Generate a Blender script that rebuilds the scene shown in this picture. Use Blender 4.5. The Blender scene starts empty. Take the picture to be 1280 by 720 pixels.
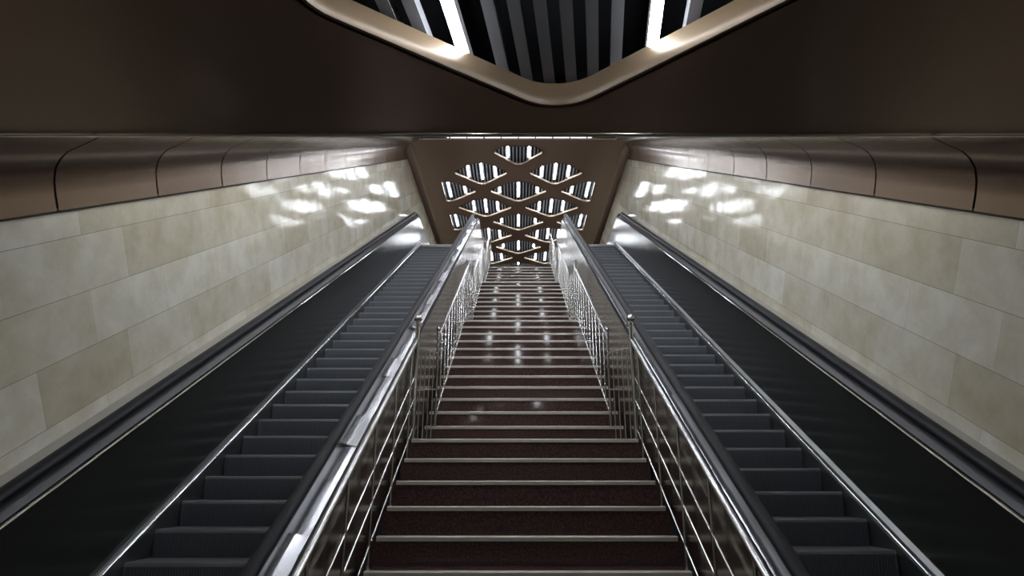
import bpy, bmesh, math, random
from math import sin, cos, tan, radians, pi, sqrt, atan, atan2

random.seed(7)
COL = bpy.context.scene.collection
K = 1.2                      # scene units: layout numbers below times K are metres
EYE = 1.348                  # camera height over the lower floor (layout units)
A = radians(30.03)           # pitch of the stairs and escalators
CA, SA = cos(A), sin(A)


def W(p):
    return (K * p[0], K * p[1], K * (p[2] + EYE))


def yz(s, n):                # s up along the slope, n below the slope line through the camera
    return (s * CA + n * SA, s * SA - n * CA)


def slp(x, s, n):
    y, z = yz(s, n)
    return (x, y, z)


# ------------------------------------------------------------------ materials
def new_mat(name):
    m = bpy.data.materials.new(name)
    m.use_nodes = True
    nt = m.node_tree
    b = nt.nodes['Principled BSDF']
    return m, nt, b


def simple(name, col, metal=0.0, rough=0.5, noise=0.0, nscale=8.0, rnoise=0.0, spec=0.5):
    m, nt, b = new_mat(name)
    b.inputs['Base Color'].default_value = (*col, 1)
    b.inputs['Metallic'].default_value = metal
    b.inputs['Roughness'].default_value = rough
    b.inputs['Specular IOR Level'].default_value = spec
    if noise or rnoise:
        tc = nt.nodes.new('ShaderNodeTexCoord')
        nz = nt.nodes.new('ShaderNodeTexNoise')
        nz.inputs['Scale'].default_value = nscale
        nz.inputs['Detail'].default_value = 4
        nt.links.new(tc.outputs['Object'], nz.inputs['Vector'])
        if noise:
            mx = nt.nodes.new('ShaderNodeMix')
            mx.data_type = 'RGBA'
            mx.inputs[6].default_value = (*[c * (1 - noise) for c in col], 1)
            mx.inputs[7].default_value = (*[min(1, c * (1 + noise)) for c in col], 1)
            nt.links.new(nz.outputs['Fac'], mx.inputs[0])
            nt.links.new(mx.outputs[2], b.inputs['Base Color'])
        if rnoise:
            mr = nt.nodes.new('ShaderNodeMapRange')
            mr.inputs[3].default_value = max(0.02, rough - rnoise)
            mr.inputs[4].default_value = rough + rnoise
            nt.links.new(nz.outputs['Fac'], mr.inputs[0])
            nt.links.new(mr.outputs[0], b.inputs['Roughness'])
    return m


def emit(name, col, strength):
    m, nt, b = new_mat(name)
    b.inputs['Base Color'].default_value = (0.8, 0.8, 0.8, 1)
    b.inputs['Emission Color'].default_value = (*col, 1)
    b.inputs['Emission Strength'].default_value = strength
    return m


def stone_mat():
    m, nt, b = new_mat('cream_stone_slabs')
    L = nt.links
    uv = nt.nodes.new('ShaderNodeUVMap')
    uv.uv_map = 'UVMap'
    br = nt.nodes.new('ShaderNodeTexBrick')
    br.offset = 0.37
    br.offset_frequency = 2
    br.squash = 1.28
    br.squash_frequency = 3
    br.inputs['Color1'].default_value = (0.0, 0.0, 0.0, 1)
    br.inputs['Color2'].default_value = (1.0, 1.0, 1.0, 1)
    br.inputs['Mortar'].default_value = (0.5, 0.5, 0.5, 1)
    br.inputs['Scale'].default_value = 1.0
    br.inputs['Mortar Size'].default_value = 0.0012
    br.inputs['Mortar Smooth'].default_value = 0.1
    br.inputs['Brick Width'].default_value = 0.85
    br.inputs['Row Height'].default_value = 0.35
    L.new(uv.outputs['UV'], br.inputs['Vector'])
    slab = nt.nodes.new('ShaderNodeValToRGB')
    cr = slab.color_ramp
    cr.elements[0].color = (0.53, 0.485, 0.385, 1)
    cr.elements[1].color = (0.73, 0.71, 0.645, 1)
    e = cr.elements.new(0.5)
    e.color = (0.62, 0.585, 0.495, 1)
    L.new(br.outputs['Color'], slab.inputs[0])
    nz = nt.nodes.new('ShaderNodeTexNoise')
    nz.inputs['Scale'].default_value = 3.2
    nz.inputs['Detail'].default_value = 8
    nz.inputs['Roughness'].default_value = 0.65
    L.new(uv.outputs['UV'], nz.inputs['Vector'])
    vr = nt.nodes.new('ShaderNodeValToRGB')
    vr.color_ramp.elements[0].position = 0.36
    vr.color_ramp.elements[0].color = (0.82, 0.79, 0.71, 1)
    vr.color_ramp.elements[1].position = 0.62
    vr.color_ramp.elements[1].color = (1.0, 1.0, 1.0, 1)
    L.new(nz.outputs['Fac'], vr.inputs[0])
    mu = nt.nodes.new('ShaderNodeMix')
    mu.data_type = 'RGBA'
    mu.blend_type = 'MULTIPLY'
    mu.inputs[0].default_value = 1.0
    L.new(slab.outputs[0], mu.inputs[6])
    L.new(vr.outputs[0], mu.inputs[7])
    # joints
    jm = nt.nodes.new('ShaderNodeMix')
    jm.data_type = 'RGBA'
    jm.inputs[7].default_value = (0.42, 0.39, 0.32, 1)
    L.new(br.outputs['Fac'], jm.inputs[0])
    L.new(mu.outputs[2], jm.inputs[6])
    # the long bed joints between courses are a little wider and darker
    sx = nt.nodes.new('ShaderNodeSeparateXYZ')
    L.new(uv.outputs['UV'], sx.inputs[0])
    def math_node(op, src, val):
        q = nt.nodes.new('ShaderNodeMath')
        q.operation = op
        L.new(src, q.inputs[0])
        q.inputs[1].default_value = val
        return q.outputs[0]
    fr = math_node('MODULO', math_node('ADD', sx.outputs['Y'], 7.0018), 0.35)
    ln = math_node('LESS_THAN', fr, 0.0036)
    j2 = nt.nodes.new('ShaderNodeMix')
    j2.data_type = 'RGBA'
    j2.inputs[7].default_value = (0.25, 0.23, 0.18, 1)
    L.new(ln, j2.inputs[0])
    L.new(jm.outputs[2], j2.inputs[6])
    L.new(j2.outputs[2], b.inputs['Base Color'])
    b.inputs['Roughness'].default_value = 0.2
    mr = nt.nodes.new('ShaderNodeMapRange')
    mr.inputs[3].default_value = 0.05
    mr.inputs[4].default_value = 0.13
    L.new(nz.outputs['Fac'], mr.inputs[0])
    L.new(mr.outputs[0], b.inputs['Roughness'])
    # very slight waviness of the slabs
    n2 = nt.nodes.new('ShaderNodeTexNoise')
    n2.inputs['Scale'].default_value = 5.0
    n2.inputs['Detail'].default_value = 2
    L.new(uv.outputs['UV'], n2.inputs['Vector'])
    bp = nt.nodes.new('ShaderNodeBump')
    bp.inputs['Strength'].default_value = 0.12
    bp.inputs['Distance'].default_value = 0.02
    L.new(n2.outputs['Fac'], bp.inputs['Height'])
    L.new(bp.outputs['Normal'], b.inputs['Normal'])
    return m


def ribbed_mat(name, col, metal, rough, pitch):
    """grooves running along the step: a wave in x as bump and a little colour"""
    m, nt, b = new_mat(name)
    L = nt.links
    b.inputs['Metallic'].default_value = metal
    b.inputs['Roughness'].default_value = rough
    tc = nt.nodes.new('ShaderNodeTexCoord')
    wv = nt.nodes.new('ShaderNodeTexWave')
    wv.wave_type = 'BANDS'
    wv.bands_direction = 'X'
    wv.inputs['Scale'].default_value = 0.314 / pitch
    L.new(tc.outputs['Object'], wv.inputs['Vector'])
    rp = nt.nodes.new('ShaderNodeMix')
    rp.data_type = 'RGBA'
    rp.inputs[6].default_value = (*[c * 0.8 for c in col], 1)
    rp.inputs[7].default_value = (*[c * 1.1 for c in col], 1)
    L.new(wv.outputs['Fac'], rp.inputs[0])
    L.new(rp.outputs[2], b.inputs['Base Color'])
    bp = nt.nodes.new('ShaderNodeBump')
    bp.inputs['Strength'].default_value = 0.5
    bp.inputs['Distance'].default_value = 0.004
    L.new(wv.outputs['Fac'], bp.inputs['Height'])
    L.new(bp.outputs['Normal'], b.inputs['Normal'])
    return m


def granite_mat():
    m, nt, b = new_mat('red_brown_granite')
    L = nt.links
    tc = nt.nodes.new('ShaderNodeTexCoord')
    nz = nt.nodes.new('ShaderNodeTexNoise')
    nz.inputs['Scale'].default_value = 60
    nz.inputs['Detail'].default_value = 6
    L.new(tc.outputs['Object'], nz.inputs['Vector'])
    cr = nt.nodes.new('ShaderNodeValToRGB')
    cr.color_ramp.elements[0].position = 0.35
    cr.color_ramp.elements[0].color = (0.052, 0.029, 0.028, 1)
    cr.color_ramp.elements[1].position = 0.7
    cr.color_ramp.elements[1].color = (0.125, 0.074, 0.070, 1)
    L.new(nz.outputs['Fac'], cr.inputs[0])
    L.new(cr.outputs[0], b.inputs['Base Color'])
    b.inputs['Roughness'].default_value = 0.07
    return m


M = {
    'stone': stone_mat(),
    'ledge': simple('grey_stone_ledge', (0.36, 0.34, 0.30), 0, 0.35, 0.12, 5),
    'brown': simple('brown_metal_panel', (0.235, 0.158, 0.108), 0.55, 0.36, 0.06, 2.0),
    'brown_cove': simple('brown_cove_panel', (0.20, 0.128, 0.082), 0.7, 0.24, 0.06, 2.0),
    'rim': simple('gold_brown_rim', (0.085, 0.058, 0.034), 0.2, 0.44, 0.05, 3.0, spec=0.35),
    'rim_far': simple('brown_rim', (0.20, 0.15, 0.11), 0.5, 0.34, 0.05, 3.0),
    'joint': simple('dark_joint', (0.012, 0.010, 0.008), 0, 0.8),
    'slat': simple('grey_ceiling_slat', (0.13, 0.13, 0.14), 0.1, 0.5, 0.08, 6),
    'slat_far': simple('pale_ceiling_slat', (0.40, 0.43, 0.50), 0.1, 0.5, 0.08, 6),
    'void': simple('black_void', (0.002, 0.0022, 0.003), 0, 0.9, spec=0.1),
    'lamp': emit('white_tube', (0.90, 0.95, 1.0), 40.0),
    'lamp_soft': emit('soft_strip', (0.85, 0.88, 1.0), 2.6),
    'fixture': simple('white_fixture', (0.75, 0.75, 0.75), 0, 0.5),
    'steel': simple('polished_steel', (0.62, 0.62, 0.63), 1.0, 0.16, 0.05, 6, 0.05),
    'deck': simple('brushed_steel_deck', (0.84, 0.84, 0.90), 1.0, 0.22, 0.04, 4, 0.03),
    'clad': simple('steel_cladding', (0.40, 0.38, 0.35), 1.0, 0.20, 0.08, 3, 0.05),
    'chrome': simple('bright_chrome', (0.80, 0.80, 0.81), 1.0, 0.10),
    'rod': simple('bright_rod', (0.86, 0.85, 0.82), 1.0, 0.22),
    'panel': simple('black_glass_panel', (0.021, 0.021, 0.020), 0.0, 0.19, 0.2, 2.5, 0.03),
    'skirt': simple('dark_skirt', (0.20, 0.20, 0.20), 0.9, 0.30, 0.1, 4),
    'band': simple('dark_grey_track', (0.05, 0.05, 0.055), 0.3, 0.4),
    'rubber': simple('black_rubber', (0.006, 0.006, 0.011), 0, 0.5, spec=0.2),
    'step': ribbed_mat('ribbed_step', (0.112, 0.122, 0.140), 0.35, 0.40, 0.021),
    'tread': ribbed_mat('ribbed_tread', (0.15, 0.15, 0.155), 0.5, 0.40, 0.021),
    'step_edge': simple('worn_step_edge', (0.19, 0.19, 0.20), 0.5, 0.4),
    'plate': simple('landing_plate', (0.35, 0.35, 0.36), 0.9, 0.35, 0.1, 10),
    'granite': granite_mat(),
    'nosing': simple('worn_nosing', (0.55, 0.50, 0.44), 0.2, 0.35, 0.18, 18),
    'floor': simple('dark_polished_floor', (0.16, 0.13, 0.115), 0, 0.18, 0.2, 6),
    'edge_bar': simple('polished_edge_bar', (0.74, 0.69, 0.62), 1.0, 0.28),
    'trim': simple('light_edge_trim', (0.55, 0.50, 0.43), 0.7, 0.35),
    'plaster': simple('grey_plaster', (0.22, 0.20, 0.18), 0, 0.7, 0.1, 3),
}


for k_, cw in (('brown_cove', 0.6),):
    b_ = M[k_].node_tree.nodes['Principled BSDF']
    b_.inputs['Coat Weight'].default_value = cw
    b_.inputs['Coat Roughness'].default_value = 0.22


# ------------------------------------------------------------------ mesh builder
class MB:
    def __init__(self):
        self.v, self.f, self.m = [], [], []

    def add(self, vs, fs, m=0):
        o = len(self.v)
        self.v += [tuple(p) for p in vs]
        for f in fs:
            self.f.append([i + o for i in f])
            self.m.append(m)

    def box(self, x0, x1, y0, y1, z0, z1, m=0):
        vs = [(x, y, z) for z in (z0, z1) for y in (y0, y1) for x in (x0, x1)]
        self.add(vs, [(0, 2, 3, 1), (4, 5, 7, 6), (0, 1, 5, 4), (2, 6, 7, 3), (0, 4, 6, 2), (1, 3, 7, 5)], m)

    def prism(self, poly, x0, x1, m=0):
        """polygon in (y,z) extruded in x"""
        n = len(poly)
        vs = [(x0, y, z) for y, z in poly] + [(x1, y, z) for y, z in poly]
        fs = [tuple(range(n)), tuple(range(2 * n - 1, n - 1, -1))]
        fs += [(i, i + n, (i + 1) % n + n, (i + 1) % n) for i in range(n)]
        self.add(vs, fs, m)

    def strip(self, x0, x1, top, bot, m=0):
        """solid wall between two (y,z) polylines of equal length"""
        n = len(top)
        vs = []
        for (ty, tz), (by, bz) in zip(top, bot):
            vs += [(x0, ty, tz), (x1, ty, tz), (x1, by, bz), (x0, by, bz)]
        fs = []
        for i in range(n - 1):
            a, b = 4 * i, 4 * i + 4
            fs += [(a + j, a + (j + 1) % 4, b + (j + 1) % 4, b + j) for j in range(4)]
        fs += [(0, 3, 2, 1), (4 * n - 4, 4 * n - 3, 4 * n - 2, 4 * n - 1)]
        self.add(vs, fs, m)

    def sweep(self, prof, path, closed=True, m=0):
        """profile [(x,h)] carried along a (y,z) path, h measured along the path's upward normal"""
        n = len(prof)
        vs = []
        for i, (py, pz) in enumerate(path):
            a = path[max(i - 1, 0)]
            b = path[min(i + 1, len(path) - 1)]
            def nrm(p, q):
                dy, dz = q[0] - p[0], q[1] - p[1]
                l = sqrt(dy * dy + dz * dz) or 1
                return (-dz / l, dy / l)
            n1 = nrm(a, (py, pz)) if i > 0 else nrm((py, pz), b)
            n2 = nrm((py, pz), b) if i < len(path) - 1 else n1
            my, mz = n1[0] + n2[0], n1[1] + n2[1]
            l = sqrt(my * my + mz * mz)
            my, mz = my / l, mz / l
            c = max(0.3, my * n1[0] + mz * n1[1])
            for x, h in prof:
                vs.append((x, py + my * h / c, pz + mz * h / c))
        fs = []
        e = n if closed else n - 1
        for i in range(len(path) - 1):
            for j in range(e):
                fs.append((i * n + j, i * n + (j + 1) % n, (i + 1) * n + (j + 1) % n, (i + 1) * n + j))
        if closed:
            fs.append(tuple(range(n - 1, -1, -1)))
            k = (len(path) - 1) * n
            fs.append(tuple(k + j for j in range(n)))
        self.add(vs, fs, m)

    def tube(self, p0, p1, r, seg=10, m=0, r1=None):
        r1 = r if r1 is None else r1
        d = [p1[i] - p0[i] for i in range(3)]
        l = sqrt(sum(c * c for c in d))
        d = [c / l for c in d]
        u = (1, 0, 0) if abs(d[0]) < 0.8 else (0, 1, 0)
        a = (d[1] * u[2] - d[2] * u[1], d[2] * u[0] - d[0] * u[2], d[0] * u[1] - d[1] * u[0])
        l = sqrt(sum(c * c for c in a))
        a = [c / l for c in a]
        b = (d[1] * a[2] - d[2] * a[1], d[2] * a[0] - d[0] * a[2], d[0] * a[1] - d[1] * a[0])
        vs = []
        for p, rr in ((p0, r), (p1, r1)):
            for k in range(seg):
                t = 2 * pi * k / seg
                vs.append(tuple(p[i] + rr * (cos(t) * a[i] + sin(t) * b[i]) for i in range(3)))
        fs = [(k, (k + 1) % seg, (k + 1) % seg + seg, k + seg) for k in range(seg)]
        fs += [tuple(range(seg - 1, -1, -1)), tuple(range(seg, 2 * seg))]
        self.add(vs, fs, m)

    def ball(self, c, r, seg=12, rings=8, m=0):
        vs = [(c[0], c[1], c[2] - r)]
        for i in range(1, rings):
            t = -pi / 2 + pi * i / rings
            for k in range(seg):
                p = 2 * pi * k / seg
                vs.append((c[0] + r * cos(t) * cos(p), c[1] + r * cos(t) * sin(p), c[2] + r * sin(t)))
        vs.append((c[0], c[1], c[2] + r))
        fs = [(0, 1 + (k + 1) % seg, 1 + k) for k in range(seg)]
        for i in range(rings - 2):
            for k in range(seg):
                a = 1 + i * seg
                fs.append((a + k, a + (k + 1) % seg, a + seg + (k + 1) % seg, a + seg + k))
        a = 1 + (rings - 2) * seg
        fs += [(a + k, a + (k + 1) % seg, len(vs) - 1) for k in range(seg)]
        self.add(vs, fs, m)

    def build(self, name, mats, parent=None, loc=None, smooth=False, bevel=0, uv=None):
        """loc: the object's own origin (layout units); parent: object whose origin is parent['o']"""
        if not isinstance(mats, (list, tuple)):
            mats = [mats]
        o0 = loc or (ORIG[parent.name] if parent else (0, 0, -EYE))
        me = bpy.data.meshes.new(name)
        me.from_pydata([(K * (p[0] - o0[0]), K * (p[1] - o0[1]), K * (p[2] - o0[2])) for p in self.v], [], self.f)
        for mm in mats:
            me.materials.append(mm)
        me.polygons.foreach_set('material_index', self.m)
        if uv:
            ul = me.uv_layers.new(name='UVMap')
            for lp in me.loops:
                ul.data[lp.index].uv = uv(self.v[lp.vertex_index])
        bm = bmesh.new()
        bm.from_mesh(me)
        bmesh.ops.recalc_face_normals(bm, faces=bm.faces)
        bm.to_mesh(me)
        bm.free()
        if smooth:
            for p in me.polygons:
                p.use_smooth = True
            me.set_sharp_from_angle(angle=radians(40))
        ob = bpy.data.objects.new(name, me)
        COL.objects.link(ob)
        ORIG[ob.name] = o0
        if parent:
            ob.parent = parent
            po = ORIG[parent.name]
            ob.location = [K * (o0[i] - po[i]) for i in range(3)]
        else:
            ob.location = W(o0)
        if bevel:
            md = ob.modifiers.new('edge', 'BEVEL')
            md.width = bevel * K
            md.segments = 2
            md.limit_method = 'ANGLE'
        return ob


ORIG = {}


def thing(name, label, cat, loc, group=None):
    o = bpy.data.objects.new(name, None)
    COL.objects.link(o)
    o.location = W(loc)
    o.empty_display_size = 0.1
    ORIG[o.name] = tuple(loc)
    return tag(o, label, cat, group)


def tag(o, label, cat, group=None):
    o['label'] = label
    o['category'] = cat
    if group:
        o['group'] = group
    return o


def struct(o, label=None):
    o['kind'] = 'structure'
    if label:
        o['label'] = label
    return o


def place(ob, p, parent=None):
    """copy of a part or thing put with its origin at layout point p"""
    c = ob.copy()
    COL.objects.link(c)
    ORIG[c.name] = tuple(p)
    if parent:
        c.parent = parent
        po = ORIG[parent.name]
        c.location = [K * (p[i] - po[i]) for i in range(3)]
    else:
        c.location = W(p)
    return c


def fillet(pts, rad, seg=8):
    """round the inner corners of a (y,z) polyline"""
    out = [pts[0]]
    for i in range(1, len(pts) - 1):
        p0, p1, p2 = pts[i - 1], pts[i], pts[i + 1]
        def unit(a, b):
            d = (b[0] - a[0], b[1] - a[1])
            l = sqrt(d[0] ** 2 + d[1] ** 2)
            return (d[0] / l, d[1] / l)
        u, v = unit(p1, p0), unit(p1, p2)
        ang = math.acos(max(-1, min(1, u[0] * v[0] + u[1] * v[1])))
        t = rad / tan(ang / 2)
        a = (p1[0] + u[0] * t, p1[1] + u[1] * t)
        bis = unit((0, 0), (u[0] + v[0], u[1] + v[1]))
        c = (p1[0] + bis[0] * rad / sin(ang / 2), p1[1] + bis[1] * rad / sin(ang / 2))
        b = (p1[0] + v[0] * t, p1[1] + v[1] * t)
        t0 = atan2(a[1] - c[1], a[0] - c[0])
        t1 = atan2(b[1] - c[1], b[0] - c[0])
        dt = (t1 - t0 + pi) % (2 * pi) - pi
        for k in range(seg + 1):
            tt = t0 + dt * k / seg
            out.append((c[0] + rad * cos(tt), c[1] + rad * sin(tt)))
    out.append(pts[-1])
    return out


def circ(x, h, rx, rh, seg=12):
    return [(x + rx * cos(2 * pi * k / seg), h + rh * sin(2 * pi * k / seg)) for k in range(seg)]


# ------------------------------------------------------------------ main levels
NE = 2.40                       # escalator step edge line
Z_LO = -EYE
RISE, TREAD = 0.342 * SA, 0.342 * CA
s1 = (5.384 - 2.45 * 0.223) / 0.975
Y1, Z1 = yz(s1, 2.45)           # front edge of the first landing
Z_UP = Z1 + 30 * RISE           # upper floor
EXTRA = 0.45
s_crest = (Z_UP + NE * CA) / SA
Y_CREST = s_crest * CA + NE * SA
s_foot = (Z_LO + NE * CA) / SA
Y_FOOT = s_foot * CA + NE * SA
H_UP = 7.70                     # upper hall ceiling
H_LO = 1.43                     # lower hall ceiling
N_CEIL = -0.25
Y_EDGE = 2.397                  # far edge of the lower hall ceiling
Y_BREAK = (H_UP - 0.085 / CA) / tan(A)
Y_BACK, Y_END = -8.5, 26.0
XL, XR = -2.71, 2.675

# ------------------------------------------------------------------ setting: floors and walls
mb = MB(); mb.box(XL - 0.2, XR + 0.2, Y_BACK, Y_FOOT + 0.9, Z_LO - 0.2, Z_LO)
struct(mb.build('floor', M['floor']))
mb = MB(); mb.box(XL - 0.2, XR + 0.2, Y1 + 30 * 0.2961 + 3 * EXTRA, Y_END, Z_UP - 0.2, Z_UP)
mb.box(XL - 0.2, -0.96, Y_CREST + 0.35, Y1 + 30 * 0.2961 + 3 * EXTRA, Z_UP - 0.2, Z_UP)
mb.box(1.07, XR + 0.2, Y_CREST + 0.35, Y1 + 30 * 0.2961 + 3 * EXTRA, Z_UP - 0.2, Z_UP)
struct(mb.build('floor', M['floor']))


def slope_uv(side):
    def f(p):
        x, y, z = p
        s, n = y * CA + z * SA, y * SA - z * CA
        return (s + side, -n - 0.14)
    return f


for name, x0, x1, so in (('wall_left', XL - 0.25, XL, 0.02), ('wall_right', XR, XR + 0.25, 0.55)):
    mb = MB()
    cy = lambda y: y * tan(A) - N_CEIL / CA
    poly = [(Y_BACK, Z_LO), (Y_BACK, H_LO), (Y_EDGE, H_LO), (Y_EDGE, cy(Y_EDGE)), (Y_BREAK, cy(Y_BREAK)), (Y_BREAK, H_UP), (Y_END, H_UP), (Y_END, Z_UP - .2),
            (Y_CREST + 1, Z_UP - .2), (Y_CREST + 0.6, Z_UP - 0.4), (Y_FOOT + 1.2, Z_LO)]
    mb.prism(poly, x0, x1)
    struct(mb.build(name, M['stone'], uv=slope_uv(so)))
mb = MB(); mb.box(XL, XR, Y_BACK - 0.2, Y_BACK, Z_LO, H_LO)
struct(mb.build('wall_back', M['plaster']))
mb = MB(); mb.box(XL, XR, Y_END, Y_END + 0.2, Z_UP, H_UP)
struct(mb.build('wall_front', M['plaster']))

# stone ledge between the escalator and the wall
for k, (x0, x1) in enumerate(((XL, -2.515), (2.495, XR))):
    mb = MB()
    path = fillet([(Y_FOOT - 0.3, Z_LO), (Y_FOOT, Z_LO), (Y_CREST, Z_UP), (Y_END - 0.5, Z_UP)], 0.5)
    mb.sweep([(x0, 0.10), (x1, 0.10), (x1, 0.70), (x0, 0.70)], path)
    struct(mb.build('trim_%d' % (k + 1), M['ledge']))


# ------------------------------------------------------------------ ceilings with rounded diamond openings
def rhomb(cx, cy, a, b, r, rot=0.0, seg=7, xclip=None, ymin=None, rn=None):
    corners = [(a, 0), (0, b), (-a, 0), (0, -b)]
    out = []
    for i in range(4):
        p0, p1, p2 = corners[i - 1], corners[i], corners[(i + 1) % 4]
        f = fillet([p0, p1, p2], rn if (rn and i == 3) else (r * 0.6 if rn and i in (0, 2) else r), seg)
        out += f[1:-1]
    c, s = cos(rot), sin(rot)
    pts = [(cx + x * c + y * s, cy - x * s + y * c) for x, y in out]

    def clip(pts, f):
        res = []
        for i in range(len(pts)):
            p, q = pts[i - 1], pts[i]
            fp, fq = f(p), f(q)
            if (fp >= 0) != (fq >= 0):
                t = fp / (fp - fq)
                res.append((p[0] + (q[0] - p[0]) * t, p[1] + (q[1] - p[1]) * t))
            if fq >= 0:
                res.append(q)
        return res
    if xclip:
        pts = clip(pts, lambda p: xclip - p[0])
        pts = clip(pts, lambda p: xclip + p[0])
    if ymin is not None:
        pts = clip(pts, lambda p: p[1] - ymin)
    return pts


def holed(name, outline, holes, mp, mat):
    """flat panel with holes; mp maps (u, v, up) to layout coordinates"""
    bm = bmesh.new()
    edges = []
    for ring in [outline] + holes:
        vs = [bm.verts.new((u, v, 0)) for u, v in ring]
        edges += [bm.edges.new((vs[i - 1], vs[i])) for i in range(len(vs))]
    bmesh.ops.triangle_fill(bm, use_beauty=True, use_dissolve=False, edges=edges, normal=(0, 0, 1))
    bm.verts.index_update()
    mb = MB()
    mb.add([mp(v.co.x, v.co.y, 0) for v in bm.verts], [[v.index for v in f.verts] for f in bm.faces])
    bm.free()
    return struct(mb.build(name, mat))


def rim(ceil, ring, mp, h, mat='rim'):
    """band that lines an opening: a small rounded lip below, then the upright inner face"""
    n = len(ring)
    cx = sum(p[0] for p in ring) / n
    cy = sum(p[1] for p in ring) / n

    def inset(d):
        out = []
        for i in range(n):
            p0, p, p1 = ring[i - 1], ring[i], ring[(i + 1) % n]
            tx, ty = p1[0] - p0[0], p1[1] - p0[1]
            l = sqrt(tx * tx + ty * ty) or 1
            nx, ny = ty / l, -tx / l
            if nx * (cx - p[0]) + ny * (cy - p[1]) < 0:
                nx, ny = -nx, -ny
            out.append((p[0] + nx * d, p[1] + ny * d))
        return out
    mb = MB()
    prof = [(-0.012, 0.0), (-0.006, -0.010), (0.004, -0.008), (0.010, 0.006), (0.008, 0.03), (0.002, h * 0.6), (-0.004, h), (-0.03, h), (-0.03, 0.0)]
    loops = []
    for d, z in prof:
        r = inset(d)
        loops += [mp(u, v, z) for u, v in r]
    fs = []
    for j in range(len(prof)):
        for i in range(n):
            a, b = j * n, ((j + 1) % len(prof)) * n
            fs.append((a + i, a + (i + 1) % n, b + (i + 1) % n, b + i))
    mb.add(loops, fs)
    return mb.build('opening_rim', M[mat], parent=ceil, smooth=True)


def baffles(name, u0, u1, v0, v1, mp, rot=0.0, z0=0.11, pitch=0.087, wid=0.043, top=0.34, pivot=(0, 0), skip=(), mat='slat'):
    """long grey slats above the openings and the dark void over them"""
    mb = MB()
    c, s = cos(rot), sin(rot)
    n = int((u1 - u0) / pitch)
    def q(u, v, z):
        return mp(pivot[0] + u * c + v * s, pivot[1] - u * s + v * c, z)
    def cuboid(a0, a1, b0, b1, c0, c1, m):
        vs = [q(u, v, z) for z in (c0, c1) for v in (b0, b1) for u in (a0, a1)]
        mb.add(vs, [(0, 2, 3, 1), (4, 5, 7, 6), (0, 1, 5, 4), (2, 6, 7, 3), (0, 4, 6, 2), (1, 3, 7, 5)], m)
    for i in range(n + 1):
        u = u0 + i * pitch
        if any(abs(u + wid / 2 - k) < pitch * 0.7 for k in skip):
            continue
        cuboid(u, u + wid, v0, v1, z0, z0 + 0.05, 0)
    cuboid(u0 - .1, u1 + .1, v0 - .1, v1 + .1, top, top + 0.03, 1)
    return struct(mb.build(name, [M[mat], M['void']]))


def gap(u, u0, pitch=0.087, wid=0.043):
    """nearest slot between two slats"""
    i = round((u - u0 - (wid + pitch) / 2) / pitch)
    return u0 + i * pitch + (wid + pitch) / 2


def lamp(u, v, half, mp, label, group, rot=0.0, z=0.10, w=0.020):
    """a linear tube light: white housing and glowing tube"""
    c, s = cos(rot), sin(rot)
    base = mp(u, v, z)
    t = thing('tube_light', label, 'light', base, group)
    def q(a, b, zz):
        return mp(u + a * c + b * s, v - a * s + b * c, z + zz)
    mb = MB()
    n = 10
    vs = []
    for b in (-half, half):
        for k in range(n):
            tt = 2 * pi * k / n
            vs.append(q(w * cos(tt), b, w * sin(tt)))
    fs = [(k, (k + 1) % n, (k + 1) % n + n, k + n) for k in range(n)] + [tuple(range(n)), tuple(range(2 * n - 1, n - 1, -1))]
    mb.add(vs, fs)
    mb.build('tube', M['lamp'], parent=t, smooth=True)
    mb = MB()
    vs = [q(a, b, zz) for zz in (w, w + 0.05) for b in (-half - .02, half + .02) for a in (-w * .9, w * .9)]
    mb.add(vs, [(0, 2, 3, 1), (4, 5, 7, 6), (0, 1, 5, 4), (2, 6, 7, 3), (0, 4, 6, 2), (1, 3, 7, 5)])
    mb.build('housing', M['fixture'], parent=t)
    return t


# lower hall ceiling
mp_lo = lambda u, v, z: (u, v, H_LO + z)
rot_o = radians(3.5)
rot_b = radians(7.0)
tipx, tipy = 0.16, 2.242
OB, OA = 0.76, 0.91
ccx, ccy = tipx - OB * sin(rot_o), tipy - OB * cos(rot_o)
rings = [rhomb(ccx, ccy, OA, OB, 0.21, rot_o, seg=12)]
co_, so_ = cos(rot_o), sin(rot_o)
for k in range(1, 9):
    for u in ((-0.97, 0.97) if k % 2 else (-1.94, 0, 1.94)):
        v = -1.075 * k
        px, py = ccx + u * co_ + v * so_, ccy - u * so_ + v * co_
        if abs(px) + OA < 2.6 and py - OB > Y_BACK + 0.1:
            rings.append(rhomb(px, py, 0.84, 0.70, 0.18, rot_o, seg=6))
ce = holed('ceiling', [(XL, Y_BACK), (XR, Y_BACK), (XR, Y_EDGE), (XL, Y_EDGE)], rings, mp_lo, M['brown'])
for r_ in rings:
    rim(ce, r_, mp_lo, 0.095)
PIV = (ccx, ccy)
cb, sb_ = cos(rot_b), sin(rot_b)


US = []


def hall_lamp(xo, yo, half, back, label, group):
    """tube light that sits in a slot of the lower hall slats; (xo, yo) is a point on its line"""
    dx, dy = xo - PIV[0], yo - PIV[1]
    u = gap(dx * cb - dy * sb_, -1.75)
    US.append(u)
    v = dx * sb_ + dy * cb - back
    lamp(PIV[0] + u * cb + v * sb_, PIV[1] - u * sb_ + v * cb, half, mp_lo, label, group, rot_b, z=0.10)


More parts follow.
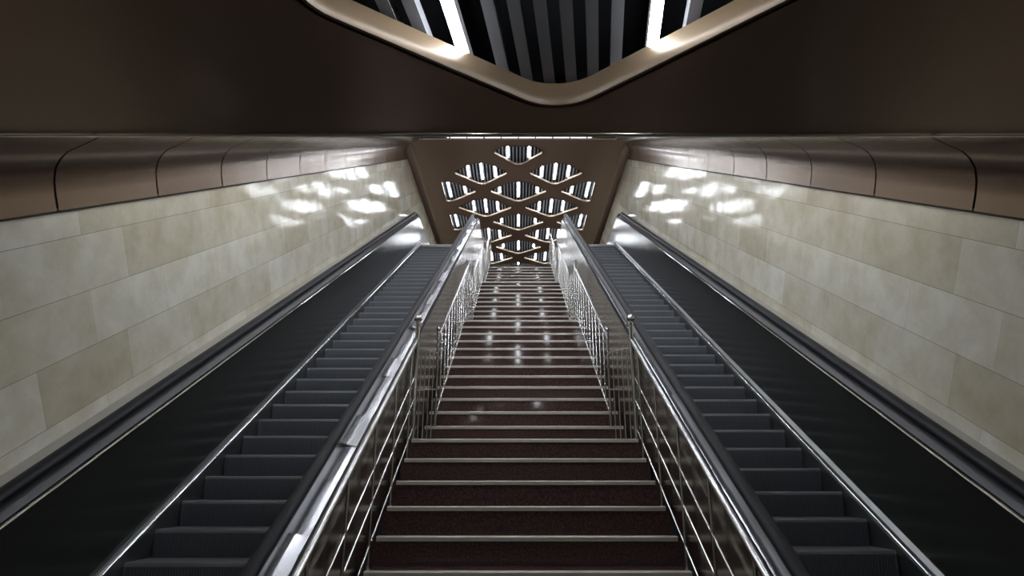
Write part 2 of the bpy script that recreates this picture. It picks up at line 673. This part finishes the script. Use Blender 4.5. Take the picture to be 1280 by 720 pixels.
for xo, lab in ((-0.20, 'left of the two white tube lights over the big opening'), (0.486, 'right of the two white tube lights over the big opening')):
    hall_lamp(xo, 1.93, 0.95, 0.70, lab, 'tube lights over the big opening')
for xo, lab in ((-0.75, 'left line of tube lights behind, in the lower hall ceiling'), (0.55, 'right line of tube lights behind, in the lower hall ceiling')):
    hall_lamp(xo, 0.4, 3.6, 4.2, lab, 'tube light lines of the lower hall')
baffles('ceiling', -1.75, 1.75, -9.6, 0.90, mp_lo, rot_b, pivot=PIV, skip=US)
mb = MB(); mb.box(XL, XR, Y_EDGE + 0.004, Y_EDGE + 0.02, H_LO - 0.001, H_LO + 0.26)
mb.tube((XL, Y_EDGE + 0.003, H_LO - 0.0115), (XR, Y_EDGE + 0.003, H_LO - 0.0115), 0.0052, 16)
for k in range(9):
    x = XL + 0.3 + k * (XR - XL - 0.6) / 8
    mb.box(x - 0.01, x + 0.01, Y_EDGE + 0.004, Y_EDGE + 0.012, H_LO - 0.012, H_LO)
struct(mb.build('trim_3', M['edge_bar'], smooth=True))
mb = MB(); mb.box(XL, XR, Y_EDGE - 0.012, Y_EDGE + 0.003, H_LO + 0.008, H_LO + 0.30)
struct(mb.build('trim_7', M['void']))

# sloping ceiling over the stairs
mp_sl = lambda u, v, z: slp(u, v, N_CEIL - z)
s_a = (Y_EDGE + 0.02) / CA - N_CEIL * SA / CA
s_b = (Y_BREAK - N_CEIL * SA) / CA
holes = []
row = 0
v = 4.4
while v < s_b - 0.9:
    xs = (0, -1.94, 1.94) if row % 2 == 0 else (-0.97, 0.97)
    for x in xs:
        holes.append(rhomb(x, v, 0.80, 0.74, 0.16, 0, 5, xclip=2.12))
    v += 1.075
    row += 1
XC = 2.20
ce = holed('ceiling', [(-XC, s_a), (XC, s_a), (XC, s_b), (-XC, s_b)], holes, mp_sl, M['brown'])
for h in holes:
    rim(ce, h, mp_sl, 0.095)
baffles('ceiling', -2.25, 2.2, s_a + 0.1, s_b - 0.25, mp_sl, skip=[gap(x, -2.25) for x in (0, -.62, .62, -1.28, 1.28, -1.9, 1.9)])
for x, lab in ((0, 'central row of tube lights above the sloping ceiling'),
               (-0.62, 'first row of tube lights left of the sloping ceiling centre'), (0.62, 'first row of tube lights right of the sloping ceiling centre'),
               (-1.28, 'second row of tube lights left of the sloping ceiling centre'), (1.28, 'second row of tube lights right of the sloping ceiling centre'),
               (-1.90, 'outermost left row of tube lights above the sloping ceiling'), (1.90, 'outermost right row of tube lights above the sloping ceiling')):
    lamp(gap(x, -2.25), (4.1 + s_b - 0.5) / 2, (s_b - 0.5 - 4.1) / 2, mp_sl, lab, 'tube light rows above the slope', z=0.10, w=0.020)

# upper hall ceiling
mp_up = lambda u, v, z: (u, v, H_UP + z)
ORD = ['first', 'second', 'third', 'fourth', 'fifth', 'sixth', 'seventh', 'eighth', 'ninth', 'tenth']
holes, lamps = [], []
for r_ in range(9):
    cyy = 13.785 + 1.075 * r_
    a = (0.62, 0.72)[r_] if r_ < 2 else 0.82
    if r_ % 2 == 0:
        cols = [(0, 'middle')] + ([(-1.94, 'left'), (1.94, 'right')] if r_ > 0 else [])
    else:
        cols = [(-0.97, 'left'), (0.97, 'right')]
    for x, nm in cols:
        holes.append(rhomb(x, cyy, a, 0.75, 0.2, 0, 7, xclip=2.05, ymin=13.5 if r_ == 0 else None, rn=0.5))
        if nm == 'middle':
            offs = [(-0.27, 'left'), (0.27, 'right')] if r_ == 0 else [(-0.53, 'left'), (0, 'centre'), (0.53, 'right')]
        elif abs(x) > 1.5:
            sg = 1 if x > 0 else -1
            offs = [(sg * -0.02, 'outer'), (sg * -0.50, 'inner')]
        else:
            offs = [(-0.34, 'left'), (0, 'centre'), (0.34, 'right')]
        for dx, on in offs:
            lab = 'white tube light, %s one, over the %s opening in the %s lattice row' % (on, nm, ORD[r_])
            hl = 0.66 * (1 - abs(dx) / a) + 0.02
            lamps.append((x + dx, cyy + 0.05, min(hl, 0.52), lab))
XU = 2.50
ce = holed('ceiling', [(-XU, Y_BREAK), (XU, Y_BREAK), (XU, Y_END), (-XU, Y_END)], holes, mp_up, M['brown'])
for h in holes:
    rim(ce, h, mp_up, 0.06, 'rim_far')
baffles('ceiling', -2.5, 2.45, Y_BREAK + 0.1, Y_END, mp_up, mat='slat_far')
for x, y, hl, lab in lamps:
    lamp(gap(x, -2.5), y, hl, mp_up, lab, 'tube lights of the diamond lattice ceiling', z=0.115)

# short drop at the top edge of the sloping ceiling, with a strip light on it
zf = Y_BREAK * tan(A) - N_CEIL / CA
mb = MB(); mb.box(-2.45, 2.45, Y_BREAK, Y_BREAK + 0.04, H_UP - 0.004, zf + 0.02)
mb.tube((-2.45, Y_BREAK, H_UP + 0.004), (2.45, Y_BREAK, H_UP + 0.004), 0.012, 12)
struct(mb.build('trim_6', M['edge_bar']))
t = thing('strip_light', 'pale strip light across the top edge of the sloping ceiling', 'light', (0, Y_BREAK, zf - 0.05))
for q, (zz, rr, x0, x1) in enumerate(((H_UP + 0.135, 0.018, -1.74, 1.76), (H_UP + 0.045, 0.032, -1.66, 1.70))):
    mb = MB(); mb.tube((x0, Y_BREAK - 0.022, zz), (x1, Y_BREAK - 0.022, zz), rr, 12)
    mb.build('tube', M['lamp_soft'], parent=t, smooth=True)
mb = MB()
for k in range(9):
    x = -1.6 + 0.4 * k
    mb.box(x - 0.02, x + 0.02, Y_BREAK - 0.04, Y_BREAK + 0.001, H_UP + 0.012, zf - 0.008)
mb.build('bracket', M['steel'], parent=t)

# coves along the slope: separate curved panels with dark joints
cove = [(2.70, 0.39), (2.70, 0.30), (2.695, 0.22), (2.675, 0.145), (2.635, 0.09), (2.58, 0.05), (2.50, 0.018), (2.41, -0.02), (2.31, -0.07), (2.235, -0.14), (2.205, -0.20), (2.195, -0.248)]
for sd, xw, nm in ((-1, -XL, 'trim_4'), (1, XR, 'trim_5')):
    off = xw - 2.71
    e = bpy.data.objects.new(nm, None)
    COL.objects.link(e)
    e.location = W((0, 0, -EYE))
    ORIG[e.name] = (0, 0, -EYE)
    e.empty_display_size = 0.1
    struct(e)
    back = MB()
    pr = [(sd * (x - (0.012 if x > 2.6 else 0.006) + off * (1 if x > 2.3 else 0)), n) for x, n in cove]
    sb = s_b + 2
    # shadow backing just behind the panels
    vs = []
    for s in (2.2, sb):
        vs += [slp(x + sd * 0.012, min(s, (H_UP + n * CA) / SA), n - 0.012) for x, n in pr]
    k = len(pr)
    back.add(vs, [(i, i + 1, k + i + 1, k + i) for i in range(k - 1)])
    a_, b_ = xw - 0.016, xw + 0.002
    q = [(sd * a_, 0.388), (sd * b_, 0.388), (sd * b_, 0.404), (sd * a_, 0.404)]
    vs = [slp(x, ss, n) for ss in (2.2, (H_UP + 0.39 * CA) / SA) for x, n in q]
    back.add(vs, [(0, 1, 5, 4), (1, 2, 6, 5), (2, 3, 7, 6), (3, 0, 4, 7), (0, 3, 2, 1), (4, 5, 6, 7)])
    back.build('shadow_gap', M['joint'], parent=e, smooth=True)
    s = 3.72 - 1.06
    while s < s_b + 0.62:
        e1 = s + 1.06 - 0.010
        lim = lambda n: (H_UP + n * CA) / SA - 0.004
        p = MB()
        vs = []
        for ss in (s + 0.010, e1):
            vs += [slp(x, min(ss, lim(n)), n) for x, n in pr]
        for ss in (s + 0.010, e1):
            vs += [slp(x + sd * 0.008, min(ss, lim(n)), n - 0.008) for x, n in pr]
        fs = [(i, i + 1, k + i + 1, k + i) for i in range(k - 1)]
        fs += [(2 * k + i, 2 * k + i + 1, 3 * k + i + 1, 3 * k + i) for i in range(k - 1)]
        fs += [(i, i + 1, 2 * k + i + 1, 2 * k + i) for i in range(k - 1)]
        fs += [(k + i, k + i + 1, 3 * k + i + 1, 3 * k + i) for i in range(k - 1)]
        fs += [(0, k, 3 * k, 2 * k), (k - 1, 2 * k - 1, 4 * k - 1, 3 * k - 1)]
        p.add(vs, fs)
        p.build('cove_panel', M['brown_cove'], parent=e, smooth=True)
        s += 1.06
    # upper hall cove
    um = MB()
    up = [(xw - 0.005, H_UP - 0.10), (xw - 0.008, H_UP - 0.075), (xw - 0.03, H_UP - 0.045), (xw - 0.08, H_UP - 0.02), (xw - 0.14, H_UP - 0.004), (XU - 0.002, H_UP - 0.001)]
    up = up + [(XU, H_UP + 0.01), (xw, H_UP + 0.01), (xw, H_UP - 0.10)]
    n = len(up)
    vs = [(sd * x, Y_BREAK - 0.05, z) for x, z in up] + [(sd * x, Y_END, z) for x, z in up]
    um.add(vs, [(i, (i + 1) % n, (i + 1) % n + n, i + n) for i in range(n)] + [tuple(range(n)), tuple(range(2 * n - 1, n - 1, -1))])
    um.build('hall_cove', M['brown_cove'], parent=e, smooth=True)
# roof slab above everything keeps the voids dark
mb = MB()
mb.prism([(Y_BACK, H_LO + 0.5), (Y_EDGE - 0.3, H_LO + 0.5), (Y_BREAK - 0.3, H_UP + 0.45), (Y_END, H_UP + 0.45), (Y_END, H_UP + 0.6), (Y_BREAK - 0.4, H_UP + 0.6), (Y_EDGE - 0.4, H_LO + 0.7), (Y_BACK, H_LO + 0.7)], XL - 0.25, XR + 0.25)
struct(mb.build('ceiling', M['void']))


# ------------------------------------------------------------------ escalators
BASE = fillet([(Y_FOOT - 1.3, Z_LO), (Y_FOOT, Z_LO), (Y_CREST, Z_UP), (Y_CREST + 1.95, Z_UP)], 0.45, 8)
PIT = 0.331


def offs_path(h):
    """(y,z) points of the escalator line raised by h along its normal"""
    t = MB()
    t.sweep([(0, h), (0.001, h)], BASE, closed=False)
    return [(p[1], p[2]) for p in t.v[::2]]


def escalator(sd, label, xi, xo, s0, clad_x, deck_x, belt_i, belt_o, panel_o, bead):
    """xi/xo: inner/outer ends of the steps; all x positive, mirrored by sd"""
    root = thing('escalator', label, 'escalator', (sd * (xi + xo) / 2, Y_FOOT - 0.5, Z_LO))
    X = lambda x: sd * x
    # steps
    s = s0
    while s > s_foot + 0.2:
        s -= PIT
    first = None
    while s < s_crest - 0.02:
        y, z = yz(s, NE)
        if first is None:
            m = MB()
            x0, x1 = X(xi), X(xo)
            run, rise = PIT * CA, PIT * SA
            # a step: convex riser with a rounded leading edge, grooved tread
            prof = [(0.004, -0.008), (0.010, 0.0), (run + 0.01, 0.0), (run + 0.01, -0.06), (0.06, -rise - 0.05), (0.012, -rise - 0.012), (0.004, -rise * 0.72), (0.0, -rise * 0.45), (0.0, -0.022)]
            poly = [(y + a, z + b) for a, b in prof]
            n = len(poly)
            vs = [(x0, p, q) for p, q in poly] + [(x1, p, q) for p, q in poly]
            m.add(vs, [tuple(range(n)), tuple(range(2 * n - 1, n - 1, -1))], 0)
            for i in range(n):
                mi = 1 if i in (0, 8) else (2 if i == 1 else 0)
                m.add([vs[i], vs[(i + 1) % n], vs[(i + 1) % n + n], vs[i + n]], [(0, 1, 2, 3)], mi)
            first = m.build('step', [M['step'], M['step_edge'], M['tread']], parent=root, loc=(sd * (xi + xo) / 2, y, z))
        else:
            place(first, (sd * (xi + xo) / 2, y, z), root)
        s += PIT
    # comb plates / landing plates
    m = MB(); m.box(min(X(xi), X(xo)), max(X(xi), X(xo)), Y_CREST - 0.02, Y_CREST + 0.36, Z_UP - 0.05, Z_UP + 0.004)
    m.build('landing_plate', M['plate'], parent=root)
    m = MB(); m.box(min(X(xi), X(xo)), max(X(xi), X(xo)), Y_FOOT - 1.3, Y_FOOT + 0.3, Z_LO, Z_LO + 0.01)
    m.build('landing_plate', M['plate'], parent=root)
    # skirts
    for a, b in ((xi - 0.004, xi - 0.03), (xo + 0.004, xo + 0.03)):
        m = MB(); m.sweep([(X(a), -0.16), (X(b), -0.16), (X(b), 0.03), (X(a), 0.03)], BASE)
        m.build('skirt', M['skirt'], parent=root)
    # outer side: chrome bead, dark inner deck, polished dark panel, chrome track, handrail
    m = MB(); m.sweep(circ(X(xo + 0.014), 0.045, bead, bead, 10), BASE)
    m.build('skirt_trim', M['chrome'], parent=root, smooth=True)
    m = MB(); m.sweep([(X(xo + 0.028), 0.03), (X(xo + 0.034), 0.06), (X(panel_o), 0.085), (X(panel_o + 0.02), 0.085), (X(panel_o + 0.02), 0.0), (X(xo + 0.028), 0.0)], BASE)
    m.build('inner_deck', M['skirt'], parent=root)
    m = MB(); m.sweep([(X(panel_o), 0.08), (X(panel_o + 0.035), 0.68), (X(panel_o + 0.06), 0.68), (X(panel_o + 0.03), 0.08)], BASE)
    m.build('balustrade_panel', M['panel'], parent=root)
    bc = (belt_o[0] + belt_o[1]) / 2
    bw = abs(belt_o[1] - belt_o[0]) / 2
    m = MB()
    m.sweep([(X(panel_o + 0.036), 0.672), (X(bc), 0.725), (X(bc), 0.66), (X(panel_o + 0.05), 0.66)], BASE)
    tr = m.build('handrail_track', M['band'], parent=root)
    m = MB()
    m.sweep(circ(X(panel_o + 0.033), 0.668, 0.007, 0.007, 8), BASE)
    m.build('track_bead', M['chrome'], parent=tr, smooth=True)
    m = MB(); m.sweep(circ(X(bc), 0.755, bw, 0.034, 14), BASE)
    m.build('handrail', M['rubber'], parent=root, smooth=True)
    # inner side: panel, deck strip, cladding towards the stairs, handrail
    m = MB(); m.sweep([(X(xi - 0.008), 0.03), (X(xi - 0.03), 0.03), (X(xi - 0.03), 0.64), (X(xi - 0.02), 0.64)], BASE)
    m.build('balustrade_panel', M['panel'], parent=root)
    m = MB(); m.sweep([(X(clad_x - 0.002), 0.60), (X(clad_x - 0.002), 0.632), (X(clad_x + 0.014), 0.632), (X(clad_x + 0.014), 0.60)], BASE)
    m.build('deck_shadow_strip', M['rubber'], parent=root)  # black strip stands in for the shadow between stair rail and deck
    # top deck: steel plates laid end to end, each very slightly differently tilted
    rnd = random.Random(11 if sd < 0 else 5)
    sa, q = s_foot + 0.35, 0
    tops = [0.634, 0.650, 0.634, 0.630, 0.654, 0.636] if sd < 0 else [0.636, 0.634, 0.640, 0.634]
    while sa < s_crest - 0.5:
        sb2 = min(sa + (rnd.uniform(0.28, 0.52) if sd < 0 else rnd.uniform(0.9, 1.4)), s_crest - 0.3)
        m = MB()
        hh = tops[q % len(tops)]
        m.sweep([(X(clad_x + 0.012), 0.606), (X(clad_x + 0.012), 0.622), (X(deck_x), hh), (X(deck_x), 0.606)], [yz(sa, NE), yz(sb2 - 0.003, NE)])
        m.build('deck_plate', M['deck'], parent=root)
        sa = sb2
        q += 1
    tail = [yz(sa, NE)] + [p for p in BASE if p[0] > yz(sa, NE)[0] + 0.02]
    m = MB(); m.sweep([(X(clad_x + 0.012), 0.606), (X(clad_x + 0.012), 0.622), (X(deck_x), 0.634), (X(deck_x), 0.606)], tail)
    m.build('deck_plate', M['deck'], parent=root)
    head = [p for p in BASE if p[1] < yz(s_foot + 0.35, NE)[1] - 0.01] + [yz(s_foot + 0.35, NE)]
    m = MB(); m.sweep([(X(clad_x + 0.012), 0.606), (X(clad_x + 0.012), 0.622), (X(deck_x), 0.634), (X(deck_x), 0.606)], head)
    m.build('deck_plate', M['deck'], parent=root)
    ic = (belt_i[0] + belt_i[1]) / 2
    iw = abs(belt_i[1] - belt_i[0]) / 2
    m = MB(); m.sweep([(X(ic - 0.012), 0.60), (X(ic - 0.012), 0.70), (X(ic + 0.02), 0.70), (X(ic + 0.02), 0.60)], BASE)
    m.build('handrail_track', M['skirt'], parent=root)
    m = MB(); m.sweep(circ(X(ic), 0.715, iw, 0.030, 14), BASE)
    m.build('handrail', M['rubber'], parent=root, smooth=True)
    top = offs_path(0.617)
    bot = [(y, max(Z_LO, min(z - 1.9, Z_UP))) for y, z in top]
    m = MB(); m.strip(X(clad_x), X(clad_x + 0.02), top, bot)
    m.build('side_cladding', M['clad'], parent=root)
    # rounded newel ends of the handrails at the foot
    for c_, w_ in ((ic, iw), (bc, bw)):
        m = MB()
        yy = BASE[0][0]
        pts = [(yy + 0.0 - 0.36 * sin(t), Z_LO + 0.36 + 0.36 * cos(t)) for t in [pi * q / 10 for q in range(11)]]
        for a, b in zip(pts, pts[1:]):
            m.tube((X(c_), a[0], a[1]), (X(c_), b[0], b[1]), w_ * 0.8, 8)
        m.build('newel', M['rubber'], parent=root, smooth=True)
    return root


escalator(-1, 'left escalator with dark steps between stone wall and stair railing', 1.15, 2.31, 3.27, 0.950, 1.085, (1.040, 1.112), (2.420, 2.512), 2.352, 0.015)
escalator(1, 'right escalator with dark steps between stone wall and stair railing', 1.19, 2.28, 3.386, 1.055, 1.142, (1.092, 1.165), (2.402, 2.494), 2.335, 0.009)

# ------------------------------------------------------------------ staircase
stairs = thing('staircase', 'brown granite stairs with pale nosings between the two escalators', 'stairs', (0.05, 2.85, Z_LO))
XS0, XS1 = -0.935, 1.045
NOS = []                        # (flight, y, z) of each step edge
y, z = Y1, Z1
lst = [(y - k * 0.2961, z - k * RISE) for k in range(9, -1, -1)]
for p in lst:
    NOS.append((1, *p))
for fl, cnt in ((2, 12), (3, 10), (4, 8)):
    for k in range(cnt):
        y += 0.2961 + (EXTRA if k == 0 else 0)
        z += RISE
        NOS.append((fl, y, z))
for i, (fl, y, z) in enumerate(NOS):
    nxt = NOS[i + 1][1] if i + 1 < len(NOS) else y + 0.5
    m = MB()
    m.box(XS0, XS1, y + 0.012, nxt + 0.06, z - RISE - 0.03, z)
    st = m.build('step', M['granite'], parent=stairs)
    m = MB()
    m.prism([(y, z - 0.026), (y + 0.02, z - 0.026), (y + 0.02, z - 0.004), (y + 0.06, z - 0.004), (y + 0.06, z + 0.004), (y + 0.006, z + 0.004), (y, z - 0.002)], XS0 + 0.03, XS1 - 0.03)
    m.build('nosing', M['nosing'], parent=st)
# closing slab below the stairs
ys = [p[1] for p in NOS]
m = MB()
m.prism([(NOS[0][1], Z_LO), (NOS[-1][1] + 0.4, NOS[-1][2] - 0.3), (NOS[-1][1] + 0.4, NOS[-1][2] - 0.6), (NOS[0][1] + 0.5, Z_LO)], XS0, XS1)
m.build('soffit', M['plaster'], parent=stairs)


# ------------------------------------------------------------------ railings
def nose_z(f, y):
    """height of the step edge line of flight f at y"""
    pts = [(yy, zz) for ff, yy, zz in NOS if ff == f]
    (ya, za), (yb, zb) = pts[0], pts[-1]
    return za + (y - ya) * RISE / 0.2961


def post(root, x, y, zb, zt, r=0.022, ball=True):
    m = MB()
    m.tube((x, y, zb), (x, y, zt), r, 12)
    m.tube((x, y, zb), (x, y, zb + 0.012), r * 2.3, 14)
    po = m.build('newel_post', M['steel'], parent=root, smooth=True)
    if ball:
        m = MB()
        m.tube((x, y, zt - 0.02), (x, y, zt + 0.006), r * 1.25, 12)
        m.tube((x, y, zt + 0.006), (x, y, zt + 0.016), r * 0.7, 10)
        m.ball((x, y, zt + 0.016 + r * 1.5), r * 1.65)
        m.build('ball_cap', M['steel'], parent=po, smooth=True)
    return po


def wire_railing(x, label):
    ya, za = NOS[0][1], NOS[0][2]
    root = thing('stair_railing', label, 'railing', (x, ya, za))
    yb = Y1 + 0.035
    zr = 0.838
    m = MB()
    m.tube((x, ya - 0.1, nose_z(1, ya - 0.1) + zr), (x, yb, nose_z(1, yb) + zr), 0.019, 14)
    m.build('top_rail', M['steel'], parent=root, smooth=True)
    for n in (1.994, 2.17, 2.385):
        h = (2.45 - n) / CA
        m = MB()
        m.tube((x, ya - 0.05, nose_z(1, ya - 0.05) + h), (x, yb, nose_z(1, yb) + h), 0.0055, 8)
        m.build('wire_rail', M['rod'], parent=root, smooth=True)
    for k in (0, 2, 4, 6, 8):
        y = NOS[k][1] + 0.10
        zt = nose_z(1, y) + zr - 0.02
        m = MB()
        m.tube((x, y, NOS[k][2]), (x, y, zt), 0.010, 10)
        m.tube((x, y, NOS[k][2]), (x, y, NOS[k][2] + 0.01), 0.026, 12)
        for n in (1.994, 2.17, 2.385):
            h = (2.45 - n) / CA
            m.ball((x, y, nose_z(1, y) + h), 0.012, 8, 6)
        m.ball((x, y, zt + 0.004), 0.014, 8, 6)
        m.build('post', M['steel'], parent=root, smooth=True)
    # tall ball-topped post on the landing edge
    post(root, x, Y1 + 0.05, Z1, Z1 + 1.02)
    return root


def baluster_railing(x, f, label, xprev=None):
    pts = [(yy, zz) for ff, yy, zz in NOS if ff == f]
    ya, za = pts[0]
    yb, zb = pts[-1]
    root = thing('stair_railing', label, 'railing', (x, ya, za))
    zr = 0.86
    y0, y1 = ya + 0.03, yb + 0.12
    m = MB()
    m.tube((x, y0, nose_z(f, y0) + zr), (x, y1, nose_z(f, y1) + zr), 0.017, 12)
    m.build('top_rail', M['steel'], parent=root, smooth=True)
    m = MB()
    m.tube((x, y0, nose_z(f, y0) + 0.10), (x, y1, nose_z(f, y1) + 0.10), 0.010, 10)
    m.build('lower_rail', M['rod'], parent=root, smooth=True)
    nb = int((y1 - y0) / 0.2961 + 0.5)
    proto = None
    for k in range(1, nb):
        y = y0 + (y1 - y0) * k / nb
        z = nose_z(f, y) + 0.10
        if proto is None:
            m = MB()
            m.tube((x, y, z), (x, y, z + zr - 0.10), 0.0085, 8)
            m.ball((x, y, z + 0.16), 0.013, 8, 6)
            m.ball((x, y, z + 0.46), 0.013, 8, 6)
            proto = m.build('baluster', M['rod'], parent=root, loc=(x, y, z), smooth=True)
        else:
            place(proto, (x, y, z), root)
    post(root, x, ya + 0.03, za, za + 0.93, 0.015)
    post(root, x, yb + 0.13, zb, zb + 0.98, 0.015)
    # level link across the landing below
    if xprev is not None:
        py = ya - EXTRA - 0.2961
        m = MB()
        if f == 2:
            q0 = (xprev, py + 0.05, za - RISE + 0.80)
            q1 = (x, ya + 0.03, za + 0.72)
            q2 = (xprev, py + 0.05, za - RISE + 0.42)
            q3 = (x, ya + 0.03, za + 0.36)
        else:
            q0 = (xprev, py + 0.13, za - RISE + 0.86)
            q1 = (x, ya + 0.03, za + 0.78)
            q2 = (xprev, py + 0.13, za - RISE + 0.42)
            q3 = (x, ya + 0.03, za + 0.36)
        m.tube(q0, q1, 0.012, 10)
        m.tube(q2, q3, 0.008, 10)
        for t in (0.2, 0.4, 0.6, 0.8):
            bx = q0[0] + (q1[0] - q0[0]) * t
            by = q0[1] + (q1[1] - q0[1]) * t
            m.tube((bx, by, za - RISE), (bx, by, q0[2] + (q1[2] - q0[2]) * t), 0.006, 8)
        m.build('landing_rail', M['rod'], parent=root, smooth=True)
    return root


wire_railing(-0.905, 'steel wire railing on left side of the lowest stair flight')
wire_railing(1.012, 'steel wire railing on right side of the lowest stair flight')
prev = {-1: -0.905, 1: 1.012}
for f, xl, xr, nm in ((2, -0.81, 0.90, 'second'), (3, -0.765, 0.855, 'third'), (4, -0.745, 0.84, 'top')):
    for sd, x, sn in ((-1, xl, 'left'), (1, xr, 'right')):
        baluster_railing(x, f, 'steel baluster railing on %s side of the %s stair flight' % (sn, nm), prev[sd])
        prev[sd] = x

# ------------------------------------------------------------------ camera, world, view
sc = bpy.context.scene
cam = bpy.data.cameras.new('camera')
cam.sensor_fit = 'HORIZONTAL'
cam.sensor_width = 36.0
cam.lens = 795 / 1280 * 36.0
cam.shift_x = -8 / 1280
cam.clip_start = 0.05
co = bpy.data.objects.new('camera', cam)
COL.objects.link(co)
co.location = W((0, 0, 0))
co.rotation_euler = (pi / 2 + atan(245 / 795), 0, 0)
sc.camera = co

wd = bpy.data.worlds.new('world')
sc.world = wd
wd.use_nodes = True
wd.node_tree.nodes['Background'].inputs[0].default_value = (0.5, 0.55, 0.6, 1)
wd.node_tree.nodes['Background'].inputs[1].default_value = 0.01

vs = sc.view_settings
sc.display_settings.display_device = 'sRGB'
vs.view_transform = 'Standard'
vs.look = 'None'
vs.exposure = 0.0
vs.gamma = 1.0
vs.use_curve_mapping = False
sc.cycles.use_denoising = True
sc.cycles.max_bounces = 10
sc.cycles.diffuse_bounces = 5
sc.cycles.glossy_bounces = 6
sc.cycles.sample_clamp_indirect = 6.0
